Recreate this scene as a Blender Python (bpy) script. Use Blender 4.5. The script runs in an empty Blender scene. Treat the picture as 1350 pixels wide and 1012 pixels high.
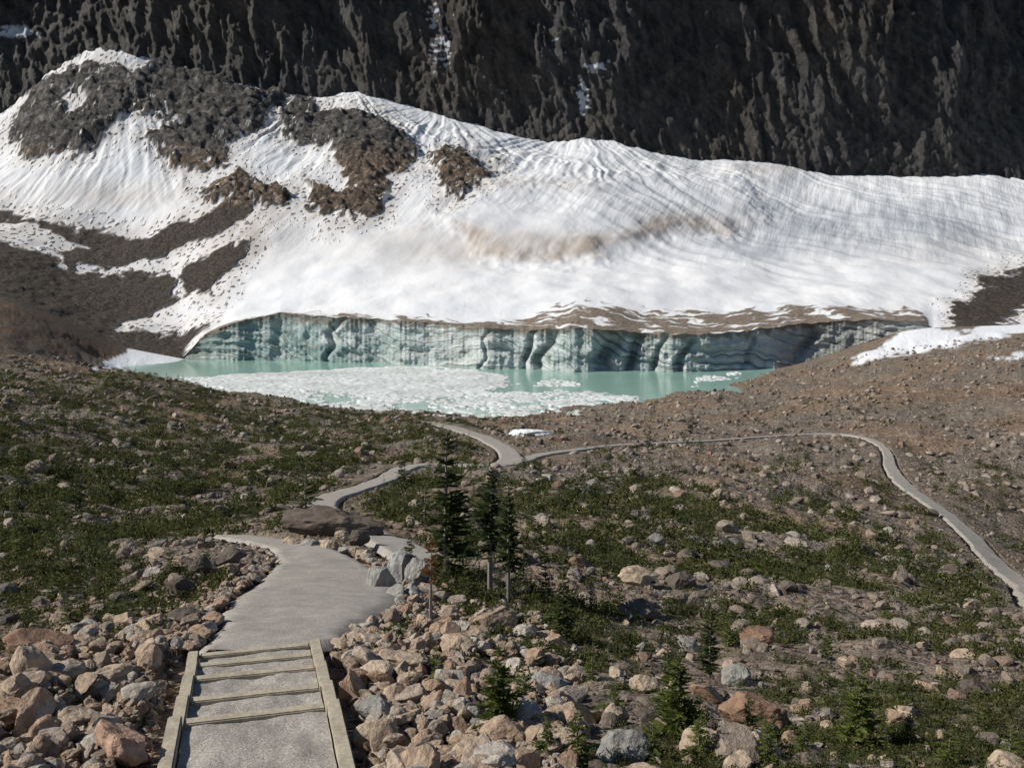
import bpy, bmesh, math, random
import numpy as np
from mathutils import Vector, noise as mnoise
random.seed(7); rng=np.random.default_rng(11)
scene=bpy.context.scene
# ---------------------------------------------------------------- survey set-up
F=1312.0; TH=math.atan(176/F); C=math.cos(TH); S=math.sin(TH); EYE=40.0
def tv(v): return np.tan(np.arctan((506-np.asarray(v,float))/F)-TH)
def zv(Y,v): return EYE+Y*tv(v)
def XX(u,Y,z): return (u-675)/F*(Y*C-(z-EYE)*S)
def vz(Y,z):
    t=(z-EYE)/Y
    return 506-F*np.tan(np.arctan(t)+TH)
def ss(a,b,x):
    t=np.clip((x-a)/(b-a),0,1); return t*t*(3-2*t)
# ---------------------------------------------------------------- noise
_G=rng.normal(size=(256,3)); _G/=np.linalg.norm(_G,axis=1)[:,None]
def _h(ix,iy,iz,s):
    n=((ix*73856093)^(iy*19349663)^(iz*83492791)^(s*40503+977))&0xffffffff
    n=((n^(n>>13))*1274126177)&0xffffffff
    return (n^(n>>16))&255
def pn(x,y,z=0.0,seed=0):
    x=np.asarray(x,float); y=np.asarray(y,float)+0*x; z=np.asarray(z,float)+0*x
    ix=np.floor(x).astype(np.int64);iy=np.floor(y).astype(np.int64);iz=np.floor(z).astype(np.int64)
    fx=x-ix;fy=y-iy;fz=z-iz
    w=lambda t:t*t*t*(t*(t*6-15)+10)
    wx,wy,wz=w(fx),w(fy),w(fz); r=0
    for a in (0,1):
        for b in (0,1):
            for c in (0,1):
                g=_G[_h(ix+a,iy+b,iz+c,seed)]
                d=g[...,0]*(fx-a)+g[...,1]*(fy-b)+g[...,2]*(fz-c)
                r=r+d*(wx if a else 1-wx)*(wy if b else 1-wy)*(wz if c else 1-wz)
    return r*1.5
def fbm(x,y,z=0.0,seed=0,o=4):
    r=0;a=1;f=1
    for i in range(o):
        r=r+a*pn(x*f+i*3.7,y*f+i*1.3,np.asarray(z)*f+.37*i,seed+i*7); a*=.5;f*=2.03
    return r
def ridge(x,y,z=0.0,seed=0,o=4):
    r=0;a=1;f=1
    for i in range(o):
        r=r+a*(1-2*np.abs(pn(x*f+i*3.7,y*f+i*1.3,np.asarray(z)*f+.37*i,seed+i*7))); a*=.5;f*=2.07
    return r/1.9
def blur(A,s,ax):
    k=int(s*3)+1; w=np.exp(-.5*(np.arange(-k,k+1)/s)**2); w/=w.sum()
    A=np.moveaxis(A,ax,0); P=np.concatenate([np.repeat(A[:1],k,0),A,np.repeat(A[-1:],k,0)])
    R=sum(w[i]*P[i:i+A.shape[0]] for i in range(2*k+1))
    return np.moveaxis(R,0,ax)
def poly_sd(u,v,poly):
    """signed distance, positive inside"""
    poly=np.array(poly,float); out=np.full(u.shape,-60.0)
    lo=poly.min(0)-55; hi=poly.max(0)+55
    m=(u>lo[0])&(u<hi[0])&(v>lo[1])&(v<hi[1])
    if not m.any(): return out
    x=u[m];y=v[m]; d=np.full(x.shape,1e9); ins=np.zeros(x.shape,bool)
    for i in range(len(poly)):
        a=poly[i];b=poly[(i+1)%len(poly)]
        e=b-a; t=np.clip(((x-a[0])*e[0]+(y-a[1])*e[1])/(e@e),0,1)
        d=np.minimum(d,np.hypot(x-a[0]-t*e[0],y-a[1]-t*e[1]))
        c=((a[1]>y)!=(b[1]>y))
        if abs(e[1])>1e-9: ins^=c&(x<a[0]+(y-a[1])*e[0]/e[1])
    out[m]=np.where(ins,d,-d); return out
def multi(u,v,polys):
    r=np.full(u.shape,-60.0)
    for p in polys: r=np.maximum(r,poly_sd(u,v,p))
    return r
# ---------------------------------------------------------------- profiles
Z='z'
st=[(1.5,Z,38.1),(3,1332),(5,1207),(7.8,1087)]
NEAR={
-300:st+[(9.4,985),(13,880),(16,820),(25,750),(40,685),(70,610),(120,535),(180,480),(230,450),(300,430),(372,400)],
0:st+[(9.4,990),(13,870),(16,825),(25,755),(40,695),(70,622),(120,550),(180,494),(230,466),(300,440),(372,385)],
90:st+[(9.4,998),(13.5,862),(18,810),(28,742),(45,684),(75,624),(120,563),(180,505),(232,478),(268,Z,8),(300,Z,6),(372,Z,14)],
150:st+[(9.4,1000),(13.9,858),(20,800),(30,735),(50,675),(80,625),(120,572),(180,512),(235,486),(265,Z,2),(290,Z,-2),(335,Z,-1.5),(348,Z,.5),(368,Z,6)],
300:st+[(9.4,1000),(13.9,855),(20,785),(30,715),(50,675),(80,632),(120,590),(180,545),(240,516),(275,Z,.8),(290,Z,-2),(366,Z,-3)],
450:st+[(9.4,1000),(13.9,855),(20,785),(30,712),(50,672),(80,635),(110,600),(150,573),(200,553),(240,541),(247,Z,.4),(257,Z,-2),(360,Z,-3)],
600:st+[(9.4,1000),(13.9,868),(20,800),(30,722),(50,672),(80,630),(110,598),(150,573),(200,558),(232,552),(243,Z,-1.5),(345,Z,-3)],
750:st+[(9.4,1005),(13,905),(20,820),(30,745),(50,680),(80,638),(110,603),(150,580),(200,562),(230,552),(243,Z,-1.5),(332,Z,-3)],
900:st+[(9.4,1010),(13,920),(20,840),(30,765),(50,705),(80,655),(110,617),(150,585),(200,558),(240,533),(262,521),(272,Z,-.8),(330,Z,-3)],
1050:st+[(9.4,1010),(13,925),(20,850),(30,780),(50,725),(80,672),(110,630),(150,592),(200,553),(250,522),(300,498),(342,482)],
1200:st+[(9.4,1010),(13,930),(20,855),(30,790),(50,742),(80,700),(110,650),(150,600),(200,545),(250,500),(300,470),(320,464),(345,428)],
1350:st+[(9.4,1010),(13,930),(20,860),(30,800),(50,775),(80,745),(110,680),(150,610),(200,540),(250,490),(300,452),(330,442),(345,425)],
1650:st+[(9.4,1010),(13,930),(20,860),(30,800),(50,770),(80,720),(110,650),(150,585),(200,515),(250,465),(300,430),(330,420),(345,400)]}
UG=np.arange(-300,1651,10.0)
YG=np.geomspace(1.5,374,300)
def colz(lst):
    Y=[];Zs=[]
    for e in lst:
        Y.append(e[0]); Zs.append(e[2] if e[1]==Z else float(zv(e[0],e[1])))
    return np.array(Y),np.array(Zs)
cu=sorted(NEAR); T=np.array([np.interp(np.log(YG),np.log(colz(NEAR[c])[0]),colz(NEAR[c])[1]) for c in cu])
TN=np.array([np.interp(UG,cu,T[:,j]) for j in range(len(YG))])   # rows Y, cols u
TN=blur(blur(TN,1.6,0),2.2,1)
def zn(u,Y):
    fu=(np.clip(u,-300,1649.9)+300)/10; iu=np.floor(fu).astype(int); fu=fu-iu
    fy=(np.log(np.clip(Y,1.51,373))-math.log(1.5))/(math.log(374/1.5))*(len(YG)-1)
    iy=np.clip(np.floor(fy).astype(int),0,len(YG)-2); fy=fy-iy
    return (TN[iy,iu]*(1-fu)+TN[iy,iu+1]*fu)*(1-fy)+(TN[iy+1,iu]*(1-fu)+TN[iy+1,iu+1]*fu)*fy
def I(u,t): 
    t=np.array(t,float); return np.interp(u,t[:,0],t[:,1])
YBT=[(-300,372),(0,370),(150,368),(250,368),(300,366),(400,364),(500,356),(600,345),(700,335),(800,330),(930,331),(1000,338),(1060,343),(1130,345),(1650,345)]
def Yb0(u): return I(u,YBT)
def Yb(u):
    w=ss(240,320,u)*(1-ss(1120,1220,u))
    return Yb0(u)+w*(4.5*pn(u/75,0.3,0,31)+1.3*(1-2*np.abs(pn(u/46,4.3,0,32)))+.5*pn(u/14,7.3,0,33)+.3*pn(u/4,7.3,0,34))
VTT=[(236,470),(250,462),(270,441),(310,424),(370,413),(430,417),(560,425),(700,436),(760,431),(850,440),(950,440),(1050,428),(1150,421),(1200,424),(1230,424)]
def ztop0(u,nz):
    zb=zn(u,Yb(u) if nz else Yb0(u)); z=zv(Yb0(u),I(u,VTT))+(0.6*pn(u/14,1.1,0,35) if nz else 0)
    w=ss(232,250,u)*(1-ss(1212,1232,u))
    return zb+np.maximum(z-zb,0)*w
def ztop(u): return ztop0(u,True)
CB_=[(-300,165),(0,150),(40,115),(80,80),(130,60),(180,64),(230,88),(300,101),(370,124),(400,127),(440,125),(470,121),(520,136),(600,156),(690,181),(740,182),(768,177),(800,183),(870,204),(930,213),(950,210),(1030,217),(1080,227),(1200,234),(1300,228),(1350,236),(1650,228)]
_cx=np.arange(-300,1651,3.0); _cy=blur(I(_cx,CB_),4,0)
def cb(u): return np.interp(u,_cx,_cy)
def Yc(u): return I(u,[(-300,590),(0,600),(150,605),(600,608),(900,615),(1350,640),(1650,650)])
FAR={
-300:[(430,350),(500,280),(560,205)],0:[(430,335),(500,270),(560,192)],
150:[(400,430),(440,380),(480,320),(530,220),(570,130)],
300:[(400,400),(440,345),(500,250),(550,180)],
450:[(400,385),(440,340),(500,260),(560,180)],
600:[(380,390),(425,348),(450,312),(520,235)],
750:[(380,388),(425,350),(445,322),(500,260)],
900:[(385,385),(440,345),(480,312),(530,265)],
1050:[(390,385),(450,350),(520,300),(570,260)],
1200:[(400,380),(460,340),(530,295),(580,262)],
1350:[(400,395),(450,360),(530,310),(590,265)],
1650:[(400,375),(450,345),(530,300),(590,258)]}
SG=np.linspace(0,1.1,221)
def farcol(c):
    c_=float(c); yb=float(Yb0(np.array(c_)));yc=float(Yc(c_))
    Y=[yb]+[e[0] for e in FAR[c]]+[yc]; zz=[float(ztop0(np.array(c_),False))]+[float(zv(e[0],e[1])) for e in FAR[c]]+[float(zv(yc,cb(c_)))]
    s=(np.array(Y)-yb)/(yc-yb); r=np.interp(SG,s,zz)
    sl=(zz[-1]-zz[-2])/(s[-1]-s[-2]); return np.where(SG>1,zz[-1]+sl*(SG-1)*.8,r)
fc=sorted(FAR); T=np.array([farcol(c) for c in fc])
TF=np.array([np.interp(UG,fc,T[:,j]) for j in range(len(SG))]); TF=blur(blur(TF,5,0),4,1)
def zf(u,s):
    def look(u,s):
        fu=(np.clip(u,-300,1649.9)+300)/10; iu=np.floor(fu).astype(int); fu=fu-iu
        fs=np.clip(s,0,1.0999)/1.1*(len(SG)-1); i=np.clip(np.floor(fs).astype(int),0,len(SG)-2); fs=fs-i
        return (TF[i,iu]*(1-fu)+TF[i,iu+1]*fu)*(1-fs)+(TF[i+1,iu]*(1-fu)+TF[i+1,iu+1]*fu)*fs
    z=look(u,s); z0=look(u,0*s); z1=look(u,0*s+1)
    return z+(ztop0(u,False)-z0)*np.exp(-s/.09)+(ztop(u)-ztop0(u,False))*np.exp(-s/.012)+(zv(Yc(u),cb(u))-z1)*np.clip(s,0,1.0)**2.5
# ---------------------------------------------------------------- paths
def solveY(u,v,lo=5.0,hi=300.0):
    Ys=np.geomspace(lo,hi,3000); vv=vz(Ys,zn(np.full_like(Ys,u),Ys))
    k=np.argmax(vv<=v); return float(Ys[k]) if vv[k]<=v else hi
def base(u,v):
    Y=solveY(u,v); z=float(zn(np.array(float(u)),np.array(Y))); return np.array([float(XX(u,Y,z)),Y,z])
MAINW=[(858,262,425),(846,272,438),(832,288,452),(815,291,482),(800,298,515),(782,318,532),(765,342,520),(748,364,492),(732,370,466),(720,350,425),(711,312,385),(704,276,338)]
def edges_main():
    L=[base(l,v) for v,l,r in MAINW]; R=[base(r,v) for v,l,r in MAINW]; return np.array(L),np.array(R)
def resample(P,n):
    d=np.r_[0,np.cumsum(np.linalg.norm(np.diff(P,axis=0),axis=1))]; t=np.linspace(0,d[-1],n)
    return np.stack([np.interp(t,d,P[:,i]) for i in range(3)],1)
def smoothline(uvs,n):
    P=np.array([base(*p) for p in uvs]); Q=resample(P,n); 
    for i in range(3):
        Q[:,i]=np.r_[Q[0,i],blur(Q[:,i],n/len(uvs)*.35,0)[1:-1],Q[-1,i]]
    return Q
L,R=edges_main(); 
nL=60
Lr=np.stack([blur(np.interp(np.linspace(0,len(L)-1,nL),range(len(L)),L[:,i]),2,0) for i in range(3)],1)
Rr=np.stack([blur(np.interp(np.linspace(0,len(R)-1,nL),range(len(R)),R[:,i]),2,0) for i in range(3)],1)
P1=(Lr+Rr)/2; W1=np.linalg.norm(Lr-Rr,axis=1)/2
P2=smoothline([(560,742),(528,724),(500,712),(455,692),(418,672),(428,655),(480,643),(515,630),(532,614),(560,610),(600,613),(655,618),(676,606),(668,592),(645,580),(600,564),(560,556)],160); W2=np.linspace(.8,1.7,160)
P3=smoothline([(672,614),(720,598),(800,587),(900,583),(1000,576),(1070,571),(1115,570),(1150,578),(1172,594),(1172,614),(1192,642),(1238,670),(1292,715),(1350,768),(1450,850)],260); W3=np.interp(np.arange(260),[0,120,160,260],[.9,.65,1.1,.85])
P0=np.array([base(330,1060),base(335,858)]); W0=np.array([1.0,.95])
PATHS=[(P0,W0),(P1,W1),(P2[::4],W2[::4]),(P3[::5],W3[::5])]
def pathdist(X,Y):
    d=np.full(X.shape,50.0)
    for P,W in PATHS:
        lo=P[:,:2].min(0)-8; hi=P[:,:2].max(0)+8
        m=(X>lo[0])&(X<hi[0])&(Y>lo[1])&(Y<hi[1])
        if not m.any(): continue
        x=X[m];y=Y[m];dd=np.full(x.shape,50.0)
        for i in range(len(P)-1):
            a=P[i,:2];b=P[i+1,:2];e=b-a
            t=np.clip(((x-a[0])*e[0]+(y-a[1])*e[1])/(e@e+1e-9),0,1)
            dd=np.minimum(dd,np.hypot(x-a[0]-t*e[0],y-a[1]-t*e[1])-(W[i]*(1-t)+W[i+1]*t))
        d[m]=np.minimum(d[m],dd)
    return d
def near_noise(X,Y,pd,yb):
    f=1-ss(.93,.992,Y/yb)
    far=ss(25,90,Y)
    n=.13*fbm(X/1.6,Y/1.6,0,3,3)+.38*fbm(X/6,Y/6,0,5,3)*(.4+.6*ss(12,30,Y))+far*1.6*fbm(X/26,Y/26,0,9,4)+far*1.0*(ridge(X/14,Y/14,0,13,4)-.5)
    k=np.where(Y<60,ss(-.1,1.3,pd),ss(.3,8,pd))
    return n*f*k-np.where(pd<.3,.16+.0012*Y,0)*(Y<300)
def ground_at(u,Y):
    z=zn(u,Y); X=XX(u,Y,z); pd=pathdist(X,Y)
    return X,Y,z+near_noise(X,Y,pd,Yb(u)),pd
def veg(u,v,X,Y):
    left=(1-ss(560,720,u))*ss(474,494,v)*(1-.7*ss(780,850,v))
    mid=ss(560,720,u)*(ss(575,710,v)*.70*(1-.6*ss(1000,1250,u)*(1-ss(780,920,v)))+.05)
    b=left*.95+mid
    n=ss(.16,.80,.5+.85*fbm(X/8,Y/8,0,41,3)+.55*fbm(X/2.0,Y/2.0,0,43,2))
    return np.clip(b*n,0,1)
# ---------------------------------------------------------------- material helper
class MB:
    def __init__(s,name):
        s.m=bpy.data.materials.new(name); s.m.use_nodes=True; s.t=s.m.node_tree; s.n=s.t.nodes
        s.b=s.n['Principled BSDF']; s.L=s.t.links.new
        s.geo=s.n.new('ShaderNodeNewGeometry'); s.pos=s.geo.outputs['Position']
    def con(s,sock,val):
        if isinstance(val,bpy.types.NodeSocket): s.L(val,sock)
        else:
            if sock.type=='RGBA' and len(val)==3: val=(*val,1)
            sock.default_value=val
    def scale(s,vec,sc):
        n=s.n.new('ShaderNodeMapping'); s.L(vec,n.inputs[0]); n.inputs['Scale'].default_value=sc; return n.outputs[0]
    def rotsc(s,vec,rot,sc):
        n=s.n.new('ShaderNodeMapping'); s.L(vec,n.inputs[0]); n.inputs['Rotation'].default_value=rot
        return s.scale(n.outputs[0],sc)
    def noise(s,sc,det=4,vec=None,rough=.55,dist=0):
        n=s.n.new('ShaderNodeTexNoise'); s.L(vec or s.pos,n.inputs['Vector']); n.inputs['Scale'].default_value=sc
        n.inputs['Detail'].default_value=det; n.inputs['Roughness'].default_value=rough; n.inputs['Distortion'].default_value=dist; return n.outputs['Fac']
    def vor(s,sc,vec=None):
        n=s.n.new('ShaderNodeTexVoronoi'); s.L(vec or s.pos,n.inputs['Vector']); n.inputs['Scale'].default_value=sc; return n.outputs
    def ramp(s,f,stops):
        n=s.n.new('ShaderNodeValToRGB'); s.L(f,n.inputs[0]); e=n.color_ramp.elements
        while len(e)<len(stops): e.new(.5)
        for el,(p,c) in zip(e,stops):
            el.position=p; el.color=(*c,1) if isinstance(c,tuple) else (c,c,c,1)
        return n.outputs[0]
    def mix(s,f,a,b,bt='MIX'):
        n=s.n.new('ShaderNodeMix'); n.data_type='RGBA'; n.blend_type=bt
        s.con(n.inputs[0],f); s.con(n.inputs[6],a); s.con(n.inputs[7],b); return n.outputs[2]
    def math(s,op,a,b=0.0,clamp=False):
        n=s.n.new('ShaderNodeMath'); n.operation=op; n.use_clamp=clamp; s.con(n.inputs[0],a); s.con(n.inputs[1],b); return n.outputs[0]
    def bw(s,x):
        n=s.n.new('ShaderNodeRGBToBW'); s.L(x,n.inputs[0]); return n.outputs[0]
    def attr(s,name):
        n=s.n.new('ShaderNodeAttribute'); n.attribute_name=name; return n.outputs['Fac']
    def rand(s): return s.n.new('ShaderNodeObjectInfo').outputs['Random']
    def bump(s,h,st=.5,d=.1,nrm=None):
        n=s.n.new('ShaderNodeBump'); n.inputs['Strength'].default_value=st; n.inputs['Distance'].default_value=d
        s.L(h,n.inputs['Height']); 
        return n.outputs[0]
    def out(s,col,rough=.9,nrm=None,spec=.25):
        s.con(s.b.inputs['Base Color'],col); s.con(s.b.inputs['Roughness'],rough); s.b.inputs['Specular IOR Level'].default_value=spec
        if nrm: s.L(nrm,s.b.inputs['Normal'])
        return s.m
# ground
def mat_ground():
    m=MB('moraine_ground')
    big=m.noise(.06,3); mid=m.noise(.7,5,rough=.7)
    a=m.vor(9); b=m.vor(2.6)
    pal=[(.0,(.05,.042,.035)),(.3,(.14,.114,.09)),(.5,(.22,.178,.14)),(.72,(.29,.242,.195)),(1,(.44,.39,.33))]
    ca=m.ramp(m.bw(a['Color']),pal); cb_=m.ramp(m.bw(b['Color']),pal)
    col=m.mix(.5,ca,cb_)
    col=m.mix(1,col,m.ramp(mid,[(.3,.45),(.7,1.15)]),'MULTIPLY')
    col=m.mix(m.ramp(big,[(.45,0.0),(.62,1.0)]),col,m.mix(1,col,(1.12,.97,.85),'MULTIPLY'))
    g=m.noise(3.5,3); gc=m.ramp(g,[(.3,(.024,.030,.010)),(.55,(.068,.073,.025)),(.75,(.13,.13,.052))])
    gm=m.math('MULTIPLY',m.attr('veg'),m.ramp(mid,[(.38,0.0),(.58,1.2)]),True)
    col=m.mix(gm,col,gc)
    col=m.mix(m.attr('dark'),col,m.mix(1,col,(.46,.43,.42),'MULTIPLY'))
    sn=m.attr('snow'); col=m.mix(sn,col,(.78,.81,.85))
    h=m.math('ADD',m.math('MULTIPLY',b['Distance'],-.3),m.math('ADD',m.math('MULTIPLY',mid,1.0),m.math('MULTIPLY',g,.2)))
    return m.out(col,.93,m.bump(h,.9,.5))
def mat_snow():
    m=MB('snow_and_scree')
    n1=m.noise(.04,4,dist=.4); st=m.noise(1,5,m.rotsc(m.pos,(0,0,.35),(.22,.022,.03)),rough=.62)
    fine=m.noise(.9,5,rough=.7); sk=m.attr('streak')
    sn=m.ramp(n1,[(.3,(.71,.735,.77)),(.55,(.80,.815,.83))])
    sn=m.mix(m.math('MULTIPLY',sk,m.ramp(st,[(.42,0.0),(.68,.6)])),sn,(.49,.51,.54))
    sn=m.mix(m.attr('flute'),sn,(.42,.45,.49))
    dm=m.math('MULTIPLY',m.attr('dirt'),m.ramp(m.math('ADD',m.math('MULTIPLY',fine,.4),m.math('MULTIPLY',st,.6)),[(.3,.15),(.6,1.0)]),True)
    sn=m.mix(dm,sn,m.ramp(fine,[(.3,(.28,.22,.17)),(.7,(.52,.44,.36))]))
    sn=m.mix(m.math('MULTIPLY',m.attr('blue_shade'),m.ramp(st,[(.25,.25),(.6,1.0)]),True),sn,(.40,.43,.47))
    v=m.noise(.22,7,rough=.75,dist=.5); 
    rk=m.ramp(v,[(.34,(.018,.017,.017)),(.46,(.07,.066,.063)),(.55,(.15,.14,.13)),(.68,(.36,.34,.32))])
    rk=m.mix(m.attr('tan'),rk,m.mix(1,rk,(1.5,1.2,.95),'MULTIPLY'))
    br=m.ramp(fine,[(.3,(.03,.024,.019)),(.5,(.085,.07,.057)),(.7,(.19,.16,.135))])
    col=m.mix(m.attr('debris'),sn,m.ramp(fine,[(.3,(.09,.07,.055)),(.65,(.29,.24,.19))]))
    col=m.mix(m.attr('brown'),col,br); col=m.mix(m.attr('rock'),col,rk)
    h=m.math('ADD',m.math('MULTIPLY',fine,.22),m.math('MULTIPLY',m.math('MULTIPLY',st,sk),1.3))
    rk_a=m.math('MAXIMUM',m.attr('rock'),m.attr('brown'))
    h=m.math('ADD',h,m.math('MULTIPLY',m.math('MULTIPLY',v,9.0),rk_a))
    return m.out(col,.8,m.bump(h,.8,1.0))
def mat_cliff():
    m=MB('cliff_rock')
    vv=m.rotsc(m.pos,(0,math.radians(14),0),(.17,.05,.03)); w=m.rotsc(m.pos,(0,math.radians(-38),0),(.015,.02,.22))
    a=m.noise(1,6,vv,.7,.4); b=m.noise(1,5,w,.68,.3); c=m.noise(.012,2); d=m.noise(.5,6,rough=.75)
    s=m.math('ADD',m.math('MULTIPLY',a,.42),m.math('ADD',m.math('MULTIPLY',b,.33),m.math('MULTIPLY',d,.25)))
    col=m.ramp(s,[(.38,(.012,.012,.013)),(.46,(.042,.041,.040)),(.54,(.082,.079,.075)),(.64,(.155,.148,.14))])
    col=m.mix(m.ramp(c,[(.45,0.0),(.62,.7)]),col,m.mix(1,col,(1.28,1.08,.9),'MULTIPLY'))
    col=m.mix(m.attr('snow'),col,(.7,.75,.82))
    return m.out(col,.65,m.bump(m.math('ADD',m.math('MULTIPLY',s,9),d),1.0,1.0),.4)
def mat_ice():
    m=MB('glacier_ice')
    q=m.attr('strat')
    def n1(sc,det):
        n=m.n.new('ShaderNodeTexNoise'); n.noise_dimensions='1D'; m.L(q,n.inputs['W']); n.inputs['Scale'].default_value=sc; n.inputs['Detail'].default_value=det; n.inputs['Roughness'].default_value=.7; return n.outputs['Fac']
    s=n1(.6,5); f=m.noise(.3,6,rough=.7); big=m.noise(.06,3)
    col=m.ramp(big,[(.36,(.42,.50,.48)),(.5,(.56,.61,.60)),(.62,(.68,.71,.70))])
    col=m.mix(m.attr('teal'),col,(.24,.38,.355))
    col=m.mix(m.ramp(s,[(.36,.85),(.46,.0)]),col,(.13,.16,.155))
    col=m.mix(m.ramp(s,[(.57,0.0),(.65,.8)]),col,(.78,.81,.81))
    col=m.mix(m.ramp(f,[(.52,0.0),(.68,.8)]),col,(.32,.30,.27))
    col=m.mix(m.ramp(f,[(.30,.7),(.42,0.0)]),col,(.80,.82,.82))
    col=m.mix(m.attr('mud'),col,(.20,.165,.13))
    return m.out(col,.5,m.bump(m.math('ADD',m.math('MULTIPLY',s,1.6),m.math('MULTIPLY',f,1.2)),.9,1.0),.4)
def mat_water():
    m=MB('glacial_water'); n=m.noise(.03,3)
    col=m.ramp(n,[(.35,(.25,.42,.355)),(.65,(.30,.47,.405))])
    return m.out(col,.15,m.bump(m.noise(1.6,3),.15,.1),.45)
def mat_floe():
    m=MB('lake_ice'); n=m.noise(.45,6,rough=.7); v=m.noise(.07,4)
    col=m.ramp(n,[(.30,(.38,.46,.44)),(.45,(.64,.69,.68)),(.6,(.82,.83,.83))])
    col=m.mix(m.ramp(v,[(.42,0.0),(.66,.6)]),col,(.45,.48,.46))
    return m.out(col,.6,m.bump(n,.6,.3))
def mat_rock(name,stops,sp=1.0):
    m=MB(name); n=m.n.new('ShaderNodeTexCoord').outputs['Object']
    a=m.noise(2.2*sp,6,n,.68)
    base_=m.ramp(m.rand(),stops)
    col=m.mix(1,base_,m.ramp(a,[(.3,.5),(.5,.95),(.68,1.3)]),'MULTIPLY')
    return m.out(col,.88,m.bump(a,.7,.15))
def mat_gravel():
    m=MB('gravel'); v2=m.vor(75); n=m.noise(1.4,6,rough=.72); f=m.noise(30,3,rough=.7)
    col=m.ramp(m.math('ADD',m.math('MULTIPLY',m.bw(v2['Color']),.5),m.math('MULTIPLY',f,.5)),[(.25,(.20,.182,.16)),(.5,(.34,.315,.28)),(.75,(.52,.49,.45))])
    col=m.mix(1,col,m.ramp(n,[(.3,.72),(.65,1.10)]),'MULTIPLY')
    return m.out(col,.95,m.bump(f,.55,.02))
def mat_wood():
    m=MB('weathered_timber'); g=m.noise(22,5,rough=.65); b=m.noise(3.5,5,rough=.7)
    col=m.ramp(g,[(.3,(.28,.245,.18)),(.55,(.44,.395,.30)),(.75,(.54,.49,.39))])
    col=m.mix(m.ramp(b,[(.45,0.0),(.68,.7)]),col,(.25,.22,.175))
    return m.out(col,.85,m.bump(g,.5,.01))
def mat_leaf(name,c0,c1):
    m=MB(name); r=m.rand(); n=m.noise(5,1)
    col=m.mix(m.math('ADD',m.math('MULTIPLY',r,.5),m.math('MULTIPLY',n,.5)),c0,c1)
    s=m.out(col,.75)
    tr=m.n.new('ShaderNodeBsdfTranslucent'); m.L(col,tr.inputs[0]); ms=m.n.new('ShaderNodeMixShader'); ms.inputs[0].default_value=.3
    m.L(m.b.outputs[0],ms.inputs[1]); m.L(tr.outputs[0],ms.inputs[2]); m.L(ms.outputs[0],m.n['Material Output'].inputs[0])
    return s
def mat_bark(nm='bark',c=(.13,.11,.09)):
    m=MB(nm); n=m.noise(25,4); return m.out(m.mix(n,tuple(x*.4 for x in c),tuple(x*1.6 for x in c)),.9)
# ---------------------------------------------------------------- mesh helpers
def grid(name,P,attrs,mat,smooth=True):
    nr,nc=P.shape[:2]; me=bpy.data.meshes.new(name)
    me.vertices.add(nr*nc); me.vertices.foreach_set('co',P.reshape(-1).astype(np.float32))
    i=np.arange(nr*nc).reshape(nr,nc); q=np.stack([i[:-1,:-1],i[:-1,1:],i[1:,1:],i[1:,:-1]],-1).reshape(-1,4)
    me.loops.add(q.size); me.loops.foreach_set('vertex_index',q.reshape(-1).astype(np.int32))
    me.polygons.add(len(q)); me.polygons.foreach_set('loop_start',np.arange(0,q.size,4,dtype=np.int32)); me.polygons.foreach_set('loop_total',np.full(len(q),4,np.int32))
    me.polygons.foreach_set('use_smooth',np.full(len(q),smooth))
    for k,a in attrs.items():
        at=me.attributes.new(k,'FLOAT','POINT'); at.data.foreach_set('value',np.ascontiguousarray(a,dtype=np.float32).reshape(-1))
    me.update(calc_edges=True); me.validate(); me.materials.append(mat)
    ob=bpy.data.objects.new(name,me); scene.collection.objects.link(ob); return ob
def obj_from(name,verts,faces,mats,fm=None,smooth=False,link=True):
    me=bpy.data.meshes.new(name); me.from_pydata([tuple(map(float,v)) for v in verts],[],faces)
    for m in mats: me.materials.append(m)
    if fm is not None: me.polygons.foreach_set('material_index',fm)
    if smooth: me.polygons.foreach_set('use_smooth',[True]*len(faces))
    me.update(); ob=bpy.data.objects.new(name,me)
    if link: scene.collection.objects.link(ob)
    return ob
UC=np.r_[np.linspace(-1500,-140,40)[:-1],np.linspace(-140,1490,1250),np.linspace(1490,2850,40)[1:]]
nc=len(UC)
# ---- near ground
nr=560; k=np.linspace(0,1,nr)[:,None]
yb=Yb(UC)[None]; Y=2.2*(yb/2.2)**k; U=np.broadcast_to(UC[None],Y.shape)
X,Y,Zg,pd=ground_at(U,Y)
Zg[-1]=zn(UC,Yb(UC)); V=vz(Y,Zg)
X=XX(U,Y,zn(U,Y)); X[-1]=XX(UC,Yb(UC),Zg[-1])
du=7*fbm(X/12,Y/12,0,51,3); dv_=6*fbm(X/7,Y/7,4,52,3)
snowp=[[(112,486),(150,474),(165,460),(200,447),(250,452),(256,490)],[(1118,480),(1185,440),(1200,420),(1260,440),(1350,412),(1700,390),(1700,425),(1350,438),(1240,461),(1160,473)],[(1300,472),(1350,466),(1400,468),(1350,474)]]
snow=ss(-1.5,1.5,multi(U+du*1.6,V+dv_,snowp)) 
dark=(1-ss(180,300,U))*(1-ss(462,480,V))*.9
vg=veg(U,V,X,Y)*(pd>.3)
MG=mat_ground()
grid('moraine_ground',np.stack([X,Y,Zg],-1),{'veg':vg,'snow':snow,'dark':dark},MG)
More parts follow.
